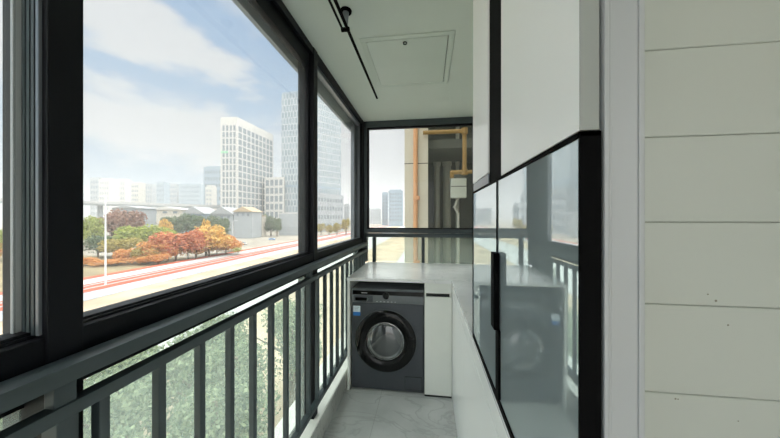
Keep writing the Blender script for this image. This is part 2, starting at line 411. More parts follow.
# glass fronted cabinet standing on the worktop
gx0, gx1 = .188, .213
gy0, gym, gy1 = .380, .813, 1.235
gz0, gz1 = CZ - .512, CZ + .108
gc = thing('glass_door_cabinet', (.36, .8, WT), 'grey mirrored glass cabinet with thin black frames between worktop and wall cupboards', 'cabinet')
mb = MB()
mb.box(gx1 + .002, .555, gy1 - .018, gy1, gz0, gz1); mb.box(gx1 + .002, .555, YW + .07, YW + .085, gz0, gz1)
mb.box(gx1 + .002, .555, YW + .085, gy1 - .018, gz0, gz0 + .015); mb.box(gx1 + .002, .555, YW + .085, gy1 - .018, gz1 - .015, gz1)
mb.box(.54, .555, YW + .085, gy1 - .018, gz0 + .015, gz1 - .015)
mb.build('body', M['white2'], gc)
def gdoor(y0, y1, near):
    s0 = .004 if near else .0015; s1 = .0015
    mb = MB()
    mb.box(gx0, gx1, y0, y1, gz0 + .003, gz0 + .022, .001); mb.box(gx0, gx1, y0, y1, gz1 - .007, gz1, .001)
    mb.box(gx0, gx1, y0, y0 + s0, gz0 + .003, gz1, .0008); mb.box(gx0, gx1, y1 - s1, y1, gz0 + .003, gz1, .0005)
    mb.box(gx0 + .008, gx1, y0 + .001, y1 - .001, gz0 + .01, gz1 - .005)
    f = mb.build('door', M['matblack'], gc)
    box('glass_panel', M['mirror'], gx0 + .003, gx0 + .0078, y0 + s0, y1 - s1, gz0 + .0215, gz1 - .0068, f)
    return f
dn = gdoor(gy0, gym - .001, True); df = gdoor(gym + .001, gy1, False)
hz0, hz1 = CZ - .302, CZ - .096
hd = MB().box(gx0 - .013, gx0 + .001, gym - .030, gym + .010, hz0, hz1, .002).build('handle', M['matblack'], dn)
box('edge_strip', M['matblack'], gx0 - .003, gx0 + .004, gym - .036, gym - .002, gz0 + .028, hz0 - .001, dn, .001)

# wall cupboards above
cu = thing('wall_cupboard', (.37, .62, gz1), 'white wall cupboard with a tall plain door above the glass doors', 'cabinet')
yu0, yu1 = .383, .770
ud = box('door', M['white'], BX - .004, BX + .018, yu0 + .002, yu1, gz1 + .002, CH - .004, cu, .0008)
box('shaded_edge', M['edge'], BX - .004, BX + .018, yu0, yu0 + .0019, gz1 + .002, CH - .004, ud)  # grey stands in for shade on the door's near edge
box('body', M['white2'], BX + .020, .555, YW + .07, yu1 - .002, gz1 + .002, CH - .004, cu)
box('handle_channel', M['matblack'], BX + .0015, BX + .03, yu1 + .001, .935, gz1 + .002, CH - .004, cu)
c2 = thing('wall_cupboard', (.37, 1.1, gz1), 'narrow white wall cupboard at the far end past the black channel', 'cabinet')
mb = MB(); mb.box(BX - .004, BX + .018, .937, 1.235, gz1 + .035, CH - .004, .0015); mb.build('door', M['white'], c2)
box('body', M['white2'], BX + .020, .555, .94, 1.233, gz1 + .002, CH - .004, c2)
box('bottom_trim', M['sash'], BX - .002, BX + .018, .937, 1.235, gz1 + .002, gz1 + .033, c2, .001)

# ------------------------------------------------------------------ washing machine
wx0, wx1, wy0, wy1, wh = -.648, -.033, 2.345, 2.93, .862
wm = thing('washing_machine', ((wx0 + wx1) / 2, 2.6, 0), 'dark graphite front loading washing machine under the white worktop', 'washing machine')
zp = .742
mb = MB(); mb.box(wx0, wx1, wy0, wy1, .012, zp, .008, 3); mb.box(wx0 + .003, wx1 - .003, wy0 + .01, wy1, zp - .02, wh - .01); mb.build('body', M['washer'], wm)
box('top_cover', M['washer2'], wx0, wx1, wy0 - .004, wy1, wh - .012, wh, wm, .004, True)
cp = box('control_panel', M['washer2'], wx0, wx1, wy0 - .008, wy0 + .02, zp + .002, wh - .013, wm, .004, True)
box('display_strip', M['black'], wx0 + .012, wx1 - .006, wy0 - .011, wy0 - .005, wh - .050, wh - .016, cp, .001)
dr = box('detergent_drawer', M['washer'], wx0 + .018, wx0 + .185, wy0 - .013, wy0 - .006, zp + .010, wh - .056, wm, .003)
box('drawer_grip', M['black'], wx0 + .035, wx0 + .135, wy0 - .017, wy0 - .012, zp + .022, zp + .046, dr, .003)
MB().tube((wx0 + .132, wy0 - .019, zp + .018), (wx0 + .150, wy0 - .019, zp + .048), .005).build('chrome_trim', M['steel'], dr, True)
dc = (-.350, wy0 - .008, wh - .055)
kb = MB().lathe([(0, .018), (.019, .018), (.023, .014), (.024, 0)], dc, n=32).build('dial', M['black'], wm, True)
MB().lathe([(.0245, .002), (.028, .004), (.030, .002), (.030, 0)], dc, n=32).build('dial_ring', M['steel'], kb, True)
for i in range(6): box('button_mark', M['text'], -.432 + i * .031, -.420 + i * .031, wy0 - .0095, wy0 - .0078, zp + .014, zp + .0175, cp)
# small lettering mark at the left of the display strip
mb = MB(); x = -.560
for wd in (.006, .004, .006, .003, .006, .005, .006):
    mb.box(x, x + wd, wy0 - .0118, wy0 - .0108, wh - .037, wh - .031); x += wd + .0022
mb.build('badge', M['text'], cp)
# door
D = (-.356, wy0, .428)
do = MB().lathe([(.262, -.004), (.262, .008), (.260, .012)], D, n=72).build('door', M['washer2'], wm, True)
MB().lathe([(.260, .012), (.255, .020), (.240, .028), (.205, .032), (.178, .028), (.164, .018), (.160, -.002)], D, n=72).build('door_ring', M['black'], do, True)
MB().lathe([(.160, .012), (.158, .017), (.152, .018), (.149, .012)], D, n=72).build('inner_rim', M['steel'], do, True)
dg = MB().lathe([(.147, .016), (.138, .004), (.120, -.02), (.08, -.05), (.03, -.062), (0, -.064)], D, n=64).build('drum', M['drum'], do, True)
mb = MB()
for k in range(3):
    a = k * 2.094 + .5
    t = bmesh.new(); bmesh.ops.create_cube(t, size=1)
    bmesh.ops.bevel(t, geom=t.edges[:], offset=.15, segments=2, affect='EDGES')
    mb.add(t, Matrix.Translation((D[0] + .06 * math.cos(a), D[1] + .035, D[2] + .06 * math.sin(a))) @ Matrix.Rotation(-a, 4, 'Y') @ Matrix.Diagonal((.07, .03, .018, 1)))
mb.build('paddle', M['steel'], dg, True)
def glass_mat():
    m, nt, o = node_mat('door_glass'); L = nt.links.new
    tr = nt.nodes.new('ShaderNodeBsdfTransparent'); tr.inputs[0].default_value = (.85, .86, .85, 1)
    gl = nt.nodes.new('ShaderNodeBsdfGlossy'); gl.inputs['Roughness'].default_value = .03
    x = nt.nodes.new('ShaderNodeMixShader'); x.inputs[0].default_value = .16
    L(tr.outputs[0], x.inputs[1]); L(gl.outputs[0], x.inputs[2]); L(x.outputs[0], o.inputs[0]); return m
MB().lathe([(.148, .020), (.13, .030), (.09, .040), (.05, .045), (0, .047)], D, n=64).build('door_glass', glass_mat(), do, True)
box('door_grip', M['black'], D[0] + .205, D[0] + .235, wy0 - .040, wy0 - .028, D[2] - .045, D[2] + .045, do, .004)
# sticker
st = box('energy_sticker', M['stickw'], wx0 + .014, wx0 + .075, wy0 - .0012, wy0 + .002, .640, .712, wm)
box('blue_band', M['stickb'], wx0 + .014, wx0 + .075, wy0 - .0020, wy0 - .0011, .628, .660, st)
mb = MB()
for i in range(3): mb.box(wx0 + .022, wx0 + .066 - i * .008, wy0 - .0018, wy0 - .0011, .698 - i * .012, .701 - i * .012)
mb.build('print_lines', M['facadeb'], st)
# filter flap
mb = MB(); fx0, fx1, fz0, fz1 = wx1 - .155, wx1 - .020, .035, .135
box('filter_flap', M['washer'], fx0, fx1, wy0 - .004, wy0 + .004, fz0, fz1, wm, .002)
mb.box(fx0 - .004, fx1 + .004, wy0 - .0012, wy0 + .001, fz0 - .004, fz1 + .004); mb.build('flap_gap', M['gap'], wm)
for x in (wx0 + .05, wx1 - .05):
    for yy in (wy0 + .05, wy1 - .05): MB().tube((x, yy, 0), (x, yy, .014), .02).build('foot', M['matblack'], wm)

# ------------------------------------------------------------------ outside: next wing with shaft
YN = 6.2
nw = MB()
x0, x1 = at(404.5, YN / .998).x, at(428, YN / 1.009).x
nw.box(x0, x1, YN, YN + 2.6, GZ, 8.0)
nw.box(x1 + 1.45, x1 + 5, YN - 2.9, YN + 2.6, GZ, 8.0)  # unseen mass added to keep the sun off the wing
nw.box(x0, x1 + 5, YN + 2.6, YN + 2.8, GZ, 8.0)
o = nw.build('wall_wing', M['beige']); struct(o)
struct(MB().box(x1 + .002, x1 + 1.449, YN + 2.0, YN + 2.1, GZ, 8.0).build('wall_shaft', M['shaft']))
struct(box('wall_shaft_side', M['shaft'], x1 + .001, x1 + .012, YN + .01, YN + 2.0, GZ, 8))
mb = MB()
for z in (CZ + 1.55, CZ - 1.75, CZ + 4.5): mb.box(x1 + .012, x1 + 1.449, YN + .2, YN + 2.0, z, z + .2)  # slabs added across the shaft to keep it dark
struct(mb.build('trim_4', M['shaft']))  # added slabs that keep the shaft dark, not trim
struct(box('trim_5', M['gap'], x0 - .002, x1, YN - .003, YN, CZ + 1.18, CZ + 1.195))
struct(box('wall_above', M['beige'], -1.0, XR + .1, YF + .1, YF + .15, CH, 8))
# pipes
def on_wing(px, py, off=.05):
    a = (px - 390) / F_PX; dx, dy = -.134 + .991 * a, .991 + .134 * a; t = (YN - off) / dy
    return Vector((dx * t, YN - off, CZ - (py - 217.5) / F_PX * t))
p = on_wing(415.5, 200)
pp = thing('drain_pipe', (p.x, p.y, GZ), 'copper orange drain pipe running down the beige wing outside the far window', 'pipe')
MB().tube((p.x, p.y, GZ), (p.x, p.y, 6.5), .048).build('pipe', M['copper'], pp, True)
for pz in (198, 120, 262):
    q = on_wing(416.5, pz); box('bracket', M['copper'], q.x - .07, q.x + .07, q.y - .06, YN, q.z - .04, q.z + .04, pp, .01)
YS = YN + 1.9
def on_shaft(px, py, off=.1):
    a = (px - 390) / F_PX; dx, dy = -.134 + .991 * a, .991 + .134 * a; t = (YS - off) / dy
    return Vector((dx * t, YS - off, CZ - (py - 217.5) / F_PX * t))
a, b, c, d_ = on_wing(423, 130, .06), on_wing(464.5, 131, .06), on_wing(464.5, 172, .06), on_wing(452, 172.5, .06)
gp = thing('gas_pipe', tuple(a), 'yellow gas pipe bent across the top of the dark shaft', 'pipe')
MB().pipe([Vector((a.x, b.y, b.z)), b, c, d_, d_ - Vector((0, 0, .12))], .045).build('pipe', M['gas'], gp, True)
MB().pipe([c, c + Vector((.3, 0, 0))], .04).build('branch', M['gas'], gp, True)
for q in (b, c): MB().lathe([(0, .07), (.065, .06), (.065, -.06), (0, -.07)], q, axis='Z', n=20).build('elbow', M['gas'], gp, True)
m0, m1 = on_wing(450.5, 179, -.2), on_wing(466, 198, -.2)
gm = thing('gas_meter', tuple(m0), 'pale boxy meter hanging below the yellow pipe in the shaft', 'meter')
box('cover', M['meter'], m0.x, m1.x, m0.y - .1, m0.y + .12, m1.z, m0.z, gm, .015)
box('divider', M['gap'], m0.x + .005, m1.x - .005, m0.y - .104, m0.y - .098, (m0.z + m1.z) / 2 + .03, (m0.z + m1.z) / 2 + .045, gm)
box('side_bracket', M['shaft'], m0.x + .02, m1.x - .02, m0.y, m0.y + .1, m0.z, m0.z + .14, gm)
MB().pipe([Vector(((m0.x + m1.x) / 2, m0.y, m1.z)), Vector(((m0.x + m1.x) / 2 - .08, m0.y, m1.z - .2)), Vector(((m0.x + m1.x) / 2, m0.y, m1.z - .35)), Vector(((m0.x + m1.x) / 2, m0.y, m1.z - 2))], .03).build('hose', M['pvc'], gm, True)
for (px, r, lab) in ((437, .085, 'wide pale drain pipe at the left of the dark shaft'), (447, .11, 'widest pale drain pipe standing next to the meter'), (457.5, .05, 'thin pale pipe behind the meter')):
    q = on_shaft(px, 150)
    mb = MB().tube((q.x, q.y, GZ), (q.x, q.y, q.z if px < 450 else 7), r, n=20)
    mb.lathe([(r, -.05), (r * 1.2, -.04), (r * 1.2, .1), (r, .12), (0, .13)], (q.x, q.y, q.z - .4), axis='Z', n=20)
    tag(mb.build('shaft_pipe', M['pvc'], None, True), lab, 'pipe')

# ------------------------------------------------------------------ outside: ground and road
ZC = CZ - GZ
def strip(name, m, r0, r1, z=0, y0=-150, y1=1100, hh=0.0):
    """long strip parallel to the balcony whose near and far edge lie at slopes r1 and r0 below the horizon"""
    xa, xb = -ZC / r0, -ZC / r1
    return struct(box(name, m, xa, xb, y0, y1, GZ + z - .3, GZ + z + hh))
struct(box('ground', M['dirt'], -2500, 60, -700, 3000, GZ - 1, GZ - .05))
strip('trim_6', M['red'], .179, .1855, .25); strip('road_1', M['concrete'], .1856, .1995, .2)
strip('trim_7', M['red'], .1996, .2225, .15); strip('road_2', M['asphalt'], .223, .246, .12)
strip('trim_8', M['verge'], .247, .33, .1)
strip('road_3', M['concrete'], .335, .55, .1)
strip('trim_9', M['verge'], .56, 1.4, .08)
strip('path', M['concrete'], 1.45, 3.2, .1)
struct(box('field', mat('dry_grass', (128, 116, 88), .95, var=.3, scale=.15), -190, -ZC / .1775, -150, 100, GZ - .2, GZ + .05))
for i, r in enumerate((.2045, .2135)):
    strip('trim_%d' % (10 + i), M['concrete'], r, r + .0012, .30)

# ------------------------------------------------------------------ buildings
def facade_windows(parent, p0, p1, z0, z1, cols, rows, fx, fz, out, m, name='window', keep=100, made=[0], depth=.3):
    """windows on the wall from p0 to p1; each a part, past keep one stuff part"""
    d = (p1 - p0); L_ = d.length; u = d.normalized(); n = Vector((u.y, -u.x, 0)) * out
    cw, ch = L_ / cols, (z1 - z0) / rows
    rest = MB(); nrest = 0; pieces = []
    for j in range(rows):
        for i in range(cols):
            c = p0 + u * (cw * (i + .5)) + n * (depth * .3); zc_ = z0 + ch * (j + .5)
            t = bmesh.new(); bmesh.ops.create_cube(t, size=1)
            Mx = Matrix.Translation((c.x, c.y, zc_)) @ Matrix.Rotation(math.atan2(u.y, u.x), 4, 'Z') @ Matrix.Diagonal((cw * fx, depth, ch * fz, 1))
            if made[0] < keep and j >= rows - keep // max(1, cols):
                made[0] += 1; mb = MB(); mb.add(t, Mx); mb.build(name, m, parent)
            else: rest.add(t, Mx); nrest += 1
    if nrest:
        o = rest.build(name, m, parent)
        if nrest > 1: o['kind'] = 'stuff'
        if nrest > 1: o.name = 'window_grid'
def block(name, label, pts, top, m, cat='building', group=None, roof=True, loc=None):
    c = sum(pts, Vector((0, 0, 0))) / len(pts)
    b = thing(name, (c.x, c.y, GZ), label, cat, group)
    MB().prism([(p.x, p.y) for p in pts], GZ - .2, top).build('wall', m, b)
    return b
def roofcap(b, pts, top, m, h=2.0, f=.97):
    c = sum(pts, Vector((0, 0, 0))) / len(pts)
    q = [c + (p - c) * f for p in pts]
    MB().prism([(p.x, p.y) for p in q], top, top + h).build('parapet', m, b)
# white tower
T = 300
A, B, C_ = at(220.5, T * 1.003), at(237, T), at(273.3, T * 1.215)
D_ = A + (C_ - B)
top = zz(119, T)
b = block('office_tower', 'tall white office tower with a close grid of windows', [A, B, C_, D_], top, M['facade'])
roofcap(b, [A, B, C_, D_], top, M['facade'], 2.2, .99)
made = [0]
facade_windows(b, A + (B - A) * .08, B - (B - A) * .04, GZ + 9, top - 6, 4, 15, .55, .80, 1, M['winb'], made=made, keep=60, depth=.2)
made = [0]
facade_windows(b, B + (C_ - B) * .02, C_ - (C_ - B) * .02, GZ + 9, top - 6, 9, 15, .70, .80, 1, M['winb'], made=made, keep=40, depth=.2)
sg = at(228, T * .995); 
mb = MB(); u = (B - A).normalized()
for i in range(5):
    t = bmesh.new(); bmesh.ops.create_cube(t, size=1)
    mb.add(t, Matrix.Translation((A.x + u.x * (1.4 + i * 1.6), A.y + u.y * (1.4 + i * 1.6) - .35, zz(152, T))) @ Matrix.Rotation(math.atan2(u.y, u.x), 4, 'Z') @ Matrix.Diagonal((1.1, .3, 2.6 if i % 2 else 2.1, 1)))
mb.build('green_sign', mat('green_sign', (126, 196, 150), .6), b)
# lower wing beside it
A, B, C_ = at(264.5, T * 1.12), at(284, T * 1.10), at(290, T * 1.3); D_ = A + (C_ - B)
top = zz(177.5, T * 1.1)
b = block('office_wing', 'low white wing with square windows joining the tower at its foot', [A, B, C_, D_], top, M['facade'])
roofcap(b, [A, B, C_, D_], top, M['facade'], .8, .98)
made = [0]; facade_windows(b, A + (B - A) * .04, B - (B - A) * .04, GZ + 5, top - 1, 4, 6, .66, .72, 1, M['winb'], made=made, keep=40)
# dark slot building at tower foot
# glass tower
T = 330
A, B, C_ = at(281.5, T * 1.02), at(303, T), at(341, T * 1.12); D_ = A + (C_ - B)
top = zz(92, T)
b = block('glass_tower', 'bluish glass tower with a fine lattice facade behind the dark mullion', [A, B, C_, D_], top, M['curtain'])
roofcap(b, [A, B, C_, D_], top, M['facadeb'], 2.5, .97)
MB().prism([((p - (A + C_) / 2) * 1.012 + (A + C_) / 2)[:2] for p in (A, B, C_, D_)], zz(187, T), zz(184.5, T)).build('belt_course', M['facadeb'], b)
A, B, C_ = at(300, T * .9), at(306, T * .88), at(343.5, T * 1.06); D_ = A + (C_ - B)
top = zz(195, T)
b = block('podium_building', 'broad pale podium with rows of windows below the glass tower', [A, B, C_, D_], top, M['facadeg'])
made = [0]; facade_windows(b, B + (C_ - B) * .03, C_ - (C_ - B) * .03, GZ + 2, top - 1.5, 12, 4, .6, .45, 1, M['winb'], made=made, keep=60)
roofcap(b, [A, B, C_, D_], top, M['facadeg'], .8, 1.01)
# hazy skyline
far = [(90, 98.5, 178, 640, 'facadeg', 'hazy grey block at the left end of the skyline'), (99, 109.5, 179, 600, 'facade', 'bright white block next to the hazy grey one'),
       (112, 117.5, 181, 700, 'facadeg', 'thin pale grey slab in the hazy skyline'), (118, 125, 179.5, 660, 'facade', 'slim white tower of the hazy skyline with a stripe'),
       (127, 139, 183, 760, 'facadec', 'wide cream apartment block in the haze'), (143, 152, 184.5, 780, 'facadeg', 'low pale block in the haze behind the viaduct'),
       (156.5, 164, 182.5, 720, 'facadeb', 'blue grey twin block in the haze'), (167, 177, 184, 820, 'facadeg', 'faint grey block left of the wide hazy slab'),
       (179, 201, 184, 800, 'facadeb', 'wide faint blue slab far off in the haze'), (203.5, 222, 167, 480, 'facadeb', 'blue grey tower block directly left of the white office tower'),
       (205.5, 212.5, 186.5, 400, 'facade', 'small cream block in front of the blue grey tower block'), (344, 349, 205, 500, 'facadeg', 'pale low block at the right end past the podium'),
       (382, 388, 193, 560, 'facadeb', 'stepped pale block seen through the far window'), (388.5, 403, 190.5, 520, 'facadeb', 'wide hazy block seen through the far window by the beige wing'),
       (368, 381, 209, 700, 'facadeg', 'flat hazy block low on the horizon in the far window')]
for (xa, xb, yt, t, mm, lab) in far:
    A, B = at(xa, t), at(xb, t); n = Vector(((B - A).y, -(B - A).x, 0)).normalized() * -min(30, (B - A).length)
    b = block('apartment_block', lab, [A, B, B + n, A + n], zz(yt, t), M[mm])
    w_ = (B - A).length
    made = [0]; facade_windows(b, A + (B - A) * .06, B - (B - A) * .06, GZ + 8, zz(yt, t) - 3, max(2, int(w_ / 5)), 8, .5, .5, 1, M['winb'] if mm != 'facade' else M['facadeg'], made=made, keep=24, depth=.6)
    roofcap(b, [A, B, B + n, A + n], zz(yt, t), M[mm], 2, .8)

# viaduct
va = thing('viaduct', tuple(at(150, 280, GZ)), 'long pale elevated motorway crossing behind the houses', 'viaduct')
P0, P1 = at(-40, 190), at(222, 330); ztop = CZ + 14.2
u = (P1 - P0).normalized(); n = Vector((-u.y, u.x, 0)); P0 = P0 - u * 260
def slab(m, pa, pb, w0, w1, z0, z1, name, parent):
    n_ = Vector((-(pb - pa).normalized().y, (pb - pa).normalized().x, 0))
    return MB().prism([(pa + n_ * w0)[:2], (pb + n_ * w0)[:2], (pb + n_ * w1)[:2], (pa + n_ * w1)[:2]], z0, z1).build(name, m, parent)
slab(M['facadeg'], P0, P1, 0, 14, ztop - 3.4, ztop - 1.2, 'deck', va)
slab(M['concrete'], P0, P1, -.4, .2, ztop - 2.2, ztop, 'parapet', va)
L_ = (P1 - P0).length
for i in range(15):
    q = P0 + u * (L_ * (i + .5) / 15) + n * 7
    MB().box(q.x - 1.2, q.x + 1.2, q.y - 1.2, q.y + 1.2, GZ, ztop - 3.4).build('pier', M['facadeg'], va)

# low houses
def gable(name, label, xa, xb, t, yeave, yridge, dep, mw, mr):
    A, B = at(xa, t), at(xb, t); u = (B - A).normalized(); n = Vector((-u.y, u.x, 0)); W = (B - A).length
    b = thing(name, tuple(at((xa + xb) / 2, t, GZ)), label, 'house')
    ze, zr_ = zz(yeave, t), zz(yridge, t)
    MB().prism([A[:2], B[:2], (B + n * dep)[:2], (A + n * dep)[:2]], GZ, ze).build('wall', mw, b)
    mb = MB(); o = 1.0; vs = []
    for k, s in ((0, -o), (1, dep + o)):
        for (q, z) in ((-o, ze - .2), (W / 2, zr_), (W + o, ze - .2)):
            p = A + u * q + n * s; vs.append(mb.bm.verts.new((p.x, p.y, z)))
    f = mb.bm.faces.new
    f([vs[0], vs[1], vs[4], vs[3]]); f([vs[1], vs[2], vs[5], vs[4]]); f([vs[0], vs[3], vs[5], vs[2]]); f([vs[0], vs[2], vs[1]]); f([vs[3], vs[4], vs[5]])
    mb.build('roof', mr, b)
    for i in range(3):
        c = A + u * (W * (.2 + .3 * i)) - n * .1
        t_ = bmesh.new(); bmesh.ops.create_cube(t_, size=1); mb = MB()
        mb.add(t_, Matrix.Translation((c.x, c.y, ze - 2.4)) @ Matrix.Rotation(math.atan2(u.y, u.x), 4, 'Z') @ Matrix.Diagonal((W * .12, .3, 1.8, 1))); mb.build('window', M['winb'], b)
    return b
gable('house', 'grey gabled house in the middle of the low roofs', 183, 204, 230, 213.5, 206.5, 20, M['facadeb'], M['roofg'])
gable('house', 'long low white roofed house left of the gabled grey one', 148, 182, 240, 209.5, 206.5, 14, M['facadec'], M['facade'])
gable('house', 'wide grey gabled shed at the foot of the white tower', 211, 233, 215, 214, 206.8, 18, M['facadeg'], M['roofg'])
gable('house', 'house with a tan roof right of the grey shed', 234, 252, 215, 211.5, 206.5, 16, M['facadeg'], M['roof'])
gable('house', 'far low grey roofed house at the left of the valley', 112, 140, 200, 208, 205.5, 14, M['facadeg'], M['roofg'])
t = 235; A, B = at(248, t), at(262, t); n_ = Vector((0, 6, 0))
b = thing('kiosk', tuple(at(255, t, GZ)), 'small pinkish kiosk with an orange front near the parking ground', 'kiosk')
MB().prism([A[:2], B[:2], (B + n_)[:2], (A + n_)[:2]], GZ, zz(216.5, t)).build('wall', M['facadec'], b)
MB().prism([(A - Vector((0, .3, 0)))[:2], (A + (B - A) * .55 - Vector((0, .3, 0)))[:2], (A + (B - A) * .55)[:2], A[:2]], GZ, zz(220, t)).build('shop_front', M['pink'], b)
MB().prism([(A - Vector((.5, 1, 0)))[:2], (B - Vector((-.5, 1, 0)))[:2], (B + n_)[:2], (A + n_)[:2]], zz(216.5, t), zz(215.5, t)).build('roof', M['roof'], b)
t = 250; A, B = at(279, t), at(299, t); n_ = Vector((0, 12, 0))
b = thing('warehouse', tuple(at(289, t, GZ)), 'plain grey box warehouse in front of the glass tower', 'warehouse')
MB().prism([A[:2], B[:2], (B + n_)[:2], (A + n_)[:2]], GZ, zz(213.5, t)).build('wall', M['facadeg'], b)
MB().prism([A[:2], B[:2], (B + n_)[:2], (A + n_)[:2]], zz(213.5, t), zz(212.8, t)).build('roof', M['facade'], b)

# lamp posts
def lamp(px, t, ytop, lab, arm=1.8):
    p = at(px, t, GZ); zt_ = zz(ytop, t)
    L0 = thing('street_lamp', tuple(p), lab, 'street lamp', None)
    MB().tube((p.x, p.y, GZ), (p.x, p.y, zt_), .22, .14, n=10).build('pole', M['lampost'], L0)
    MB().tube((p.x, p.y, zt_), (p.x + arm, p.y, zt_ + .3), .1, n=8).build('arm', M['lampost'], L0)
    MB().box(p.x + arm - .2, p.x + arm + .8, p.y - .25, p.y + .25, zt_ + .15, zt_ + .4, .05).build('lamp_head', M['lampost'], L0)
lamp(105.5, 66, 197.5, 'tall pale street lamp standing before the viaduct', -1.8)
lamp(233, 140, 221, 'short pale lamp post by the tan roofed house')
# cars
def car(px, t, lab, m):
    p = at(px, t, GZ); c = thing('car', tuple(p), lab, 'car')
    MB().box(p.x - 2.2, p.x + 2.2, p.y - .9, p.y + .9, GZ + .3, GZ + 1.0, .15).build('body', m, c)
    MB().box(p.x - 1.3, p.x + 1.2, p.y - .8, p.y + .8, GZ + .95, GZ + 1.5, .2).build('cabin', M['winb'], c)
    for dx in (-1.4, 1.4):
        for dy in (-.85, .75): MB().tube((p.x + dx, p.y + dy, GZ + .33), (p.x + dx, p.y + dy + .12, GZ + .33), .33).build('wheel', M['tyre'], c)
car(243, 165, 'white car parked by the pale lamp post', M['facade'])
car(272, 200, 'pale blue car parked left of the grey warehouse', M['car'])

# ------------------------------------------------------------------ trees
def leaf_mat(name, c1, c2):
    m, nt, o = node_mat(name); L = nt.links.new
    g = nt.nodes.new('ShaderNodeNewGeometry')
    r = nt.nodes.new('ShaderNodeValToRGB'); r.color_ramp.elements[0].color = lin(c1); r.color_ramp.elements[1].color = lin(c2)
    L(g.outputs['Random Per Island'], r.inputs[0])
    d = nt.nodes.new('ShaderNodeBsdfDiffuse'); tl = nt.nodes.new('ShaderNodeBsdfTranslucent')
    L(r.outputs[0], d.inputs[0]); L(r.outputs[0], tl.inputs[0])
    x = nt.nodes.new('ShaderNodeMixShader'); x.inputs[0].default_value = .4; L(d.outputs[0], x.inputs[1]); L(tl.outputs[0], x.inputs[2]); L(x.outputs[0], o.inputs[0]); return m
LM = {'red': leaf_mat('red_orange_leaves', (178, 100, 74), (212, 154, 112)), 'yellow': leaf_mat('golden_leaves', (200, 156, 84), (222, 196, 124)),
      'orange': leaf_mat('orange_leaves', (196, 130, 78), (220, 176, 112)), 'green': leaf_mat('lime_leaves', (134, 148, 78), (182, 188, 110)),
      'brown': leaf_mat('purple_brown_leaves', (128, 100, 92), (170, 136, 118)), 'dark': leaf_mat('dark_green_leaves', (92, 106, 84), (128, 142, 112)),
      'near': leaf_mat('fresh_green_leaves', (76, 94, 74), (168, 182, 146)), 'olive': leaf_mat('olive_leaves', (150, 140, 80), (190, 176, 110))}
def crown_mesh(n, leaf, seed, lobes=9, squash=1.0):
    """unit crown (radius 1, centre 0): leaf quads scattered over a cluster of lobes"""
    r = random.Random(seed); bm = bmesh.new()
    L = [(Vector((0, 0, 0)), .72)]
    for k in range(lobes):
        a = r.uniform(0, 6.283); e = r.uniform(-.5, 1.1); d = r.uniform(.35, .58)
        L.append((Vector((math.cos(a) * math.cos(e) * d, math.sin(a) * math.cos(e) * d, math.sin(e) * d * squash)), r.uniform(.3, .46)))
    for k in range(n):
        c, rad = r.choice(L)
        v = Vector((r.gauss(0, 1), r.gauss(0, 1), r.gauss(0, 1))).normalized()
        p = c + v * rad * (r.random() ** .25)
        nrm = (v + Vector((r.gauss(0, .6), r.gauss(0, .6), r.gauss(0, .6)))).normalized()
        a = nrm.orthogonal().normalized(); b = nrm.cross(a); th = r.uniform(0, 6.283)
        a, b = a * math.cos(th) + b * math.sin(th), b * math.cos(th) - a * math.sin(th)
        s = leaf * r.uniform(.6, 1.3)
        bm.faces.new([bm.verts.new(p + a * s), bm.verts.new(p + b * s * .6), bm.verts.new(p - a * s), bm.verts.new(p - b * s * .6)])
    me = bpy.data.meshes.new('crown'); bm.to_mesh(me); bm.free(); return me
CM = {}
def crown(kind, n, leaf, v):
    k = (kind, n, leaf, v)
    if k not in CM:
        me = crown_mesh(n, leaf, v * 13 + 5); me.materials.append(LM[kind]); CM[k] = me
    return CM[k]
TM = None
def tree(name, lab, x, y, ht, w, kind, n=3000, leaf=.07, v=None, group=None, low=.25, cat='tree'):
    global TM
    v = R.randrange(3) if v is None else v
    t = thing(name, (x, y, GZ), lab, cat, group)
    if TM is None:
        mb = MB().tube((0, 0, 0), (0, 0, 1), .03, .012, n=8)
        for k in range(5):
            a = k * 1.3; mb.tube((0, 0, .35 + k * .1), (math.cos(a) * .25, math.sin(a) * .25, .6 + k * .1), .012, .004, n=6)
        o = mb.build('trunk', M['bark']); TM = o.data
    else:
        o = bpy.data.objects.new('trunk', TM); COL.objects.link(o)
    o.parent = t; o.scale = (ht, ht, ht * .85)
    c = bpy.data.objects.new('crown', crown(kind, n, leaf, v)); COL.objects.link(c); c.parent = t
    c.location = (0, 0, ht * (low + (1 - low) / 2)); c.scale = (w / 2, w / 2, ht * (1 - low) / 2 * 1.05); c.rotation_euler = (0, 0, R.uniform(0, 6.28))
    return t
def ptree(px, ytop, wpx, t, kind, lab, low=.03, **k):
    wpx *= 1.3
    p = at(px, t); tree(k.pop('name', 'autumn_tree'), lab, p.x, p.y, zz(ytop, t) - GZ, wpx / F_PX * t, kind, low=low, **k)
ptree(176, 229, 38, 104, 'red', 'broad red orange autumn tree by the red road edge')
ptree(196, 226, 26, 108, 'red', 'red orange autumn tree leaning into the golden one')
ptree(209, 222, 34, 114, 'yellow', 'large golden autumn tree right of the red ones')
ptree(206, 216, 9, 118, 'yellow', 'narrow golden tree tip rising above its neighbours')
ptree(226, 234, 24, 120, 'orange', 'low orange olive tree at the right end of the grove')
ptree(157, 238, 28, 101, 'orange', 'orange autumn tree at the left of the red ones')
ptree(140, 222, 34, 124, 'green', 'lime green tree left of the autumn grove', name='lime_tree')
ptree(163, 225, 26, 128, 'green', 'lime green tree behind the red autumn tree', name='lime_tree')
ptree(128, 206, 30, 170, 'brown', 'purple brown bare looking tree left in the valley')
ptree(112, 209, 28, 150, 'brown', 'purple brown tree beside the tall street lamp')
ptree(90, 213, 22, 140, 'green', 'yellow green tree at the left edge of the big pane', name='lime_tree')
